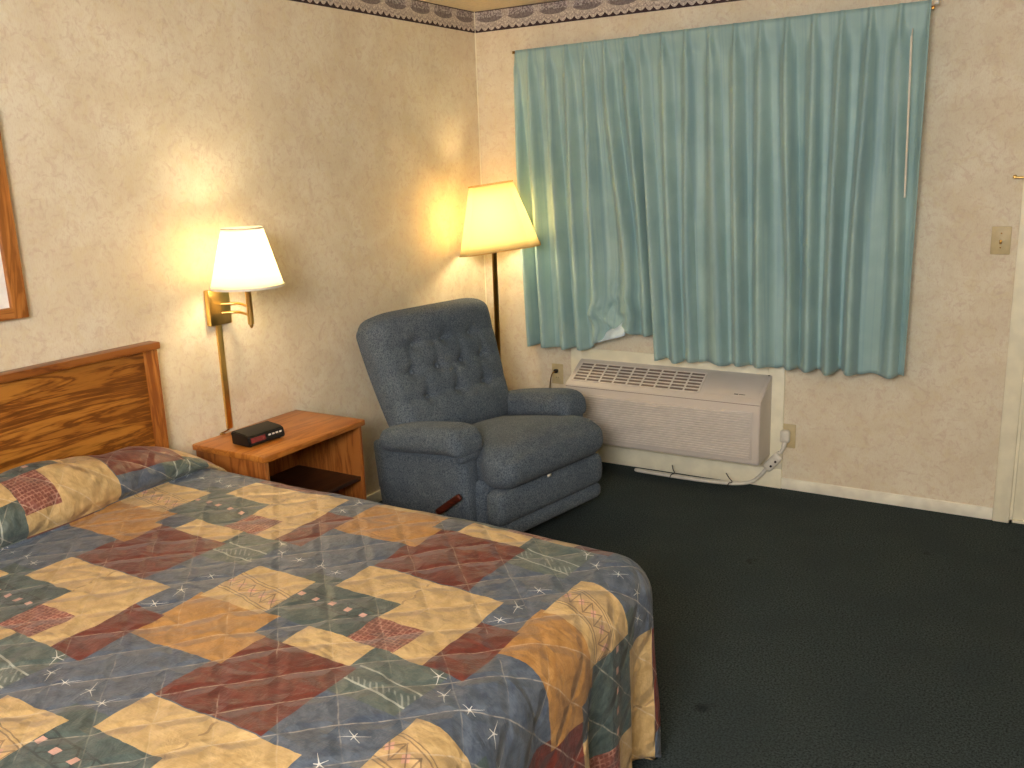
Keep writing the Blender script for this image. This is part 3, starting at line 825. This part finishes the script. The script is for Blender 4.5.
# brass security latch beside the door
la = thing('door_guard', 'small brass door guard on the door casing', 'latch', (2.70, -.018, 1.508))
obj('latch_plate', B(-.01, .045, -.006, 0, -.012, .012, .002), M['brass'], la)
bm = bmesh.new(); tube(bm, [(-.045, -.022, .004), (.07, -.022, .002)], .0042, 10); tube(bm, [(.02, -.002, .003), (.02, -.022, .003)], .004, 8); lathe(bm, [(.007, -.004), (.008, .004), (.005, .01)], 12, (-.045, -.022, .004))
obj('latch_bar', bm, M['brass'], la)

# ------------------------------------------------------------------ curtain
CZ = 2.218; NP = 18
rod = thing('curtain_rod', 'slim white curtain track with a white end cap above the curtain', 'curtain rod', (0, 0, 0))
obj('track', B(.285, 2.312, -.090, -.076, CZ - .024, CZ - .010, .002), M['brassdk'], rod)
bm = bmesh.new(); box(bm, 2.312, 2.330, -.106, -.080, CZ - .008, CZ + .018, .003); obj('end_cap', bm, M['white'], rod)
for x in (2.285, .295): obj('bracket', B(x, x + .015, -.088, 0, CZ - .018, CZ - .006), M['white'], rod, False)

def sstep(a, b, x):
    t = max(0, min(1, (x - a) / (b - a))); return t * t * (3 - 2 * t)
def make_curtain(x0t, x1t, x0b, x1b, pl, seed, hem, label, yoff=0, nx=220, nz=90, crumple=None, ret=None):
    rnd = random.Random(seed); ph = [rnd.uniform(-.5, .5) for _ in range(40)]; am = [rnd.uniform(.55, 1.25) for _ in range(40)]
    rows, uvs = [], []
    for i in range(nz + 1):
        v = i / nz; row, ur = [], []
        for j in range(nx + 1):
            u = j / nx
            q = u * pl
            k = int(q) % 40; f = q - int(q)
            a0 = am[k] * (1 - f) + am[(k + 1) % 40] * f
            p0 = (ph[k] * (1 - f) + ph[(k + 1) % 40] * f) * sstep(.1, .8, v)
            zt = CZ - .010 + .016 * ((x0t + (x1t - x0t) * u) - .3) / 2; zb = hem(u)
            z = zt + (zb - zt) * v
            hdr = 1 - sstep(.02, .085, v)                              # stiff header
            pinch = math.exp(-((v - .062) / .028) ** 2)
            c = math.cos(2 * PI * (q + p0))
            flat = .012 * max(0, math.cos(2 * PI * q)) ** 8
            amp = (.010 + .016 * sstep(.05, .13, v) + .019 * sstep(.1, .45, v)) * a0
            y = -.100 + yoff - .010 - hdr * flat - (1 - hdr) * amp * (c + .28 * math.cos(4 * PI * (q + p0) + ph[k])) \
                - pinch * .026 * max(0, math.cos(2 * PI * q)) ** 6 + pinch * .010
            y += .006 * noise.noise(Vector((u * 9, v * 5, seed))) * v
            x = (x0t + (x1t - x0t) * u) * (1 - v) + (x0b + (x1b - x0b) * u) * v
            x += (1 - hdr) * .010 * math.sin(2 * PI * (q + p0) * 1 + .6) * v
            if crumple:
                cx, cz, sx, sz = crumple
                w = math.exp(-((x - cx) / sx) ** 2 - ((z - cz) / sz) ** 2)
                y += w * (-.045 + .045 * noise.noise(Vector((x * 14, z * 13, 5))) + .02 * noise.noise(Vector((x * 31, z * 29, 9))))
                x += w * .03 * noise.noise(Vector((x * 11, z * 11, 15)))
                z += w * .03 * noise.noise(Vector((x * 12, z * 9, 25)))
            if ret and u < .035: y += (1 - u / .035) * .05
            row.append((x, min(y, -.022), z)); ur.append((u * 2, v * 1.5))
        rows.append(row); uvs.append(ur)
    t = thing('curtain', label, 'curtain', (0, 0, 0), 0, 'teal window curtains')
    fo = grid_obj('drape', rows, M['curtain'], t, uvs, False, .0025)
    return t, rows
def hemL(u):
    x = .345 + (1.135 - .345) * u
    z = .652
    z += .120 * sstep(.68, .90, x) - .015 * sstep(.94, 1.02, x)
    return z + .006 * math.sin(u * 21)
def hemR(u):
    return .640 + .014 * u + .012 * math.sin(u * 2 * PI * 9.3) * .5 + .010 * noise.noise(Vector((u * 14, 3, 1)))
cl_, rl = make_curtain(.283, 1.04, .335, 1.135, 7.0, 3, hemL, 'left teal pleated curtain panel, its hem caught up in a crumple above the air conditioner', 0.012, 180, 100, (.86, .83, .15, .16), True)
cr_, rr_ = make_curtain(1.025, 2.308, 1.118, 2.300, 11.0, 11, hemR, 'wide right teal pleated curtain panel hanging straight, with the pull wand', -.022, 300, 80)
# folded-back corner showing the pale lining
rows = []
for i in range(7):
    v = i / 6; row = []
    for j in range(11):
        u = j / 10
        x = .80 + .15 * u; z = .712 + .045 * u + (.045 + .085 * u) * v * (1 - .3 * v)
        row.append((x, -.172 + .06 * v + .012 * math.sin(u * 7 + v * 3), z))
    rows.append(row)
part(grid_obj('lining', rows, M['lining'], cl_, None, False, .002), 'white lining at the turned-up hem, coloured with bluish daylight')
bm = bmesh.new(); tube(bm, [(2.243, -.165, 2.09), (2.256, -.168, 1.44)], .0045, 8); tube(bm, [(2.242, -.14, 2.12), (2.243, -.165, 2.09)], .0025, 6)
part(obj('pull_wand', bm, M['white'], cr_), 'thin white pull wand')

# ------------------------------------------------------------------ framed picture at the left edge
PY1, PZ0, PZ1, PY0 = -2.737, 1.207, 1.86, -3.66
pf = thing('framed_picture', 'wood-framed picture with a white mat on the wall above the headboard', 'picture', (0, 0, 0))
fw = .052
for y0, y1 in ((PY1 - fw, PY1), (PY0, PY0 + fw)): obj('frame_stile', B(.002, .028, y0, y1, PZ0, PZ1, .005), M['picwood'], pf)
for z0, z1 in ((PZ0, PZ0 + .038), (PZ1 - .038, PZ1)): obj('frame_rail', B(.002, .027, PY0, PY1, z0, z1, .005), M['picwoodh'], pf)
obj('mat_board', B(.003, .010, PY0 + .04, PY1 - .04, PZ0 + .03, PZ1 - .03), M['mat'], pf, False)
obj('print', B(.010, .0115, PY0 + .17, PY1 - .17, PZ0 + .15, PZ1 - .15), M['print'], pf, False)

# ------------------------------------------------------------------ lights, sky, camera
def area(name, loc, size, power, col, target):
    l = bpy.data.lights.new(name, 'AREA'); l.shape = 'DISK'; l.size = size; l.energy = power; l.color = col
    o = bpy.data.objects.new(name, l); C.objects.link(o); o.location = loc
    o.rotation_euler = (Vector(target) - Vector(loc)).to_track_quat('-Z', 'Y').to_euler(); return o
area('ceiling_light', (2.7, -5.5, 2.36), 1.5, 142, (1.0, .97, .94), (.2, -.4, 2.1))
wd = bpy.data.worlds.new('sky'); bpy.context.scene.world = wd; wd.use_nodes = True
nt = wd.node_tree; bgn = nt.nodes['Background']
bgn.inputs[0].default_value = (.62, .80, 1.0, 1); bgn.inputs[1].default_value = 1.2

cam = bpy.data.cameras.new('camera'); co = bpy.data.objects.new('camera', cam); C.objects.link(co)
cam.sensor_width = 36; cam.lens = 923.48 / 1024 * 36; cam.clip_start = .05
yaw, pit, rol = -.5564, -.2343, -.0352
fw_ = Vector((math.sin(yaw) * math.cos(pit), math.cos(yaw) * math.cos(pit), math.sin(pit)))
r0 = Vector((math.cos(yaw), -math.sin(yaw), 0)); u0 = r0.cross(fw_)
rr = math.cos(rol) * r0 + math.sin(rol) * u0; uu = -math.sin(rol) * r0 + math.cos(rol) * u0
mw = Matrix((rr, uu, -fw_)).transposed().to_4x4(); mw.translation = Vector((2.9213, -4.4445, 1.6383))
co.matrix_world = mw
sc = bpy.context.scene; sc.camera = co
sc.view_settings.view_transform = 'Standard'; sc.view_settings.look = 'None'
sc.view_settings.gamma = 1; sc.view_settings.use_curve_mapping = False; sc.view_settings.exposure = 0.5
sc.cycles.use_denoising = True
sc.cycles.max_bounces = 10
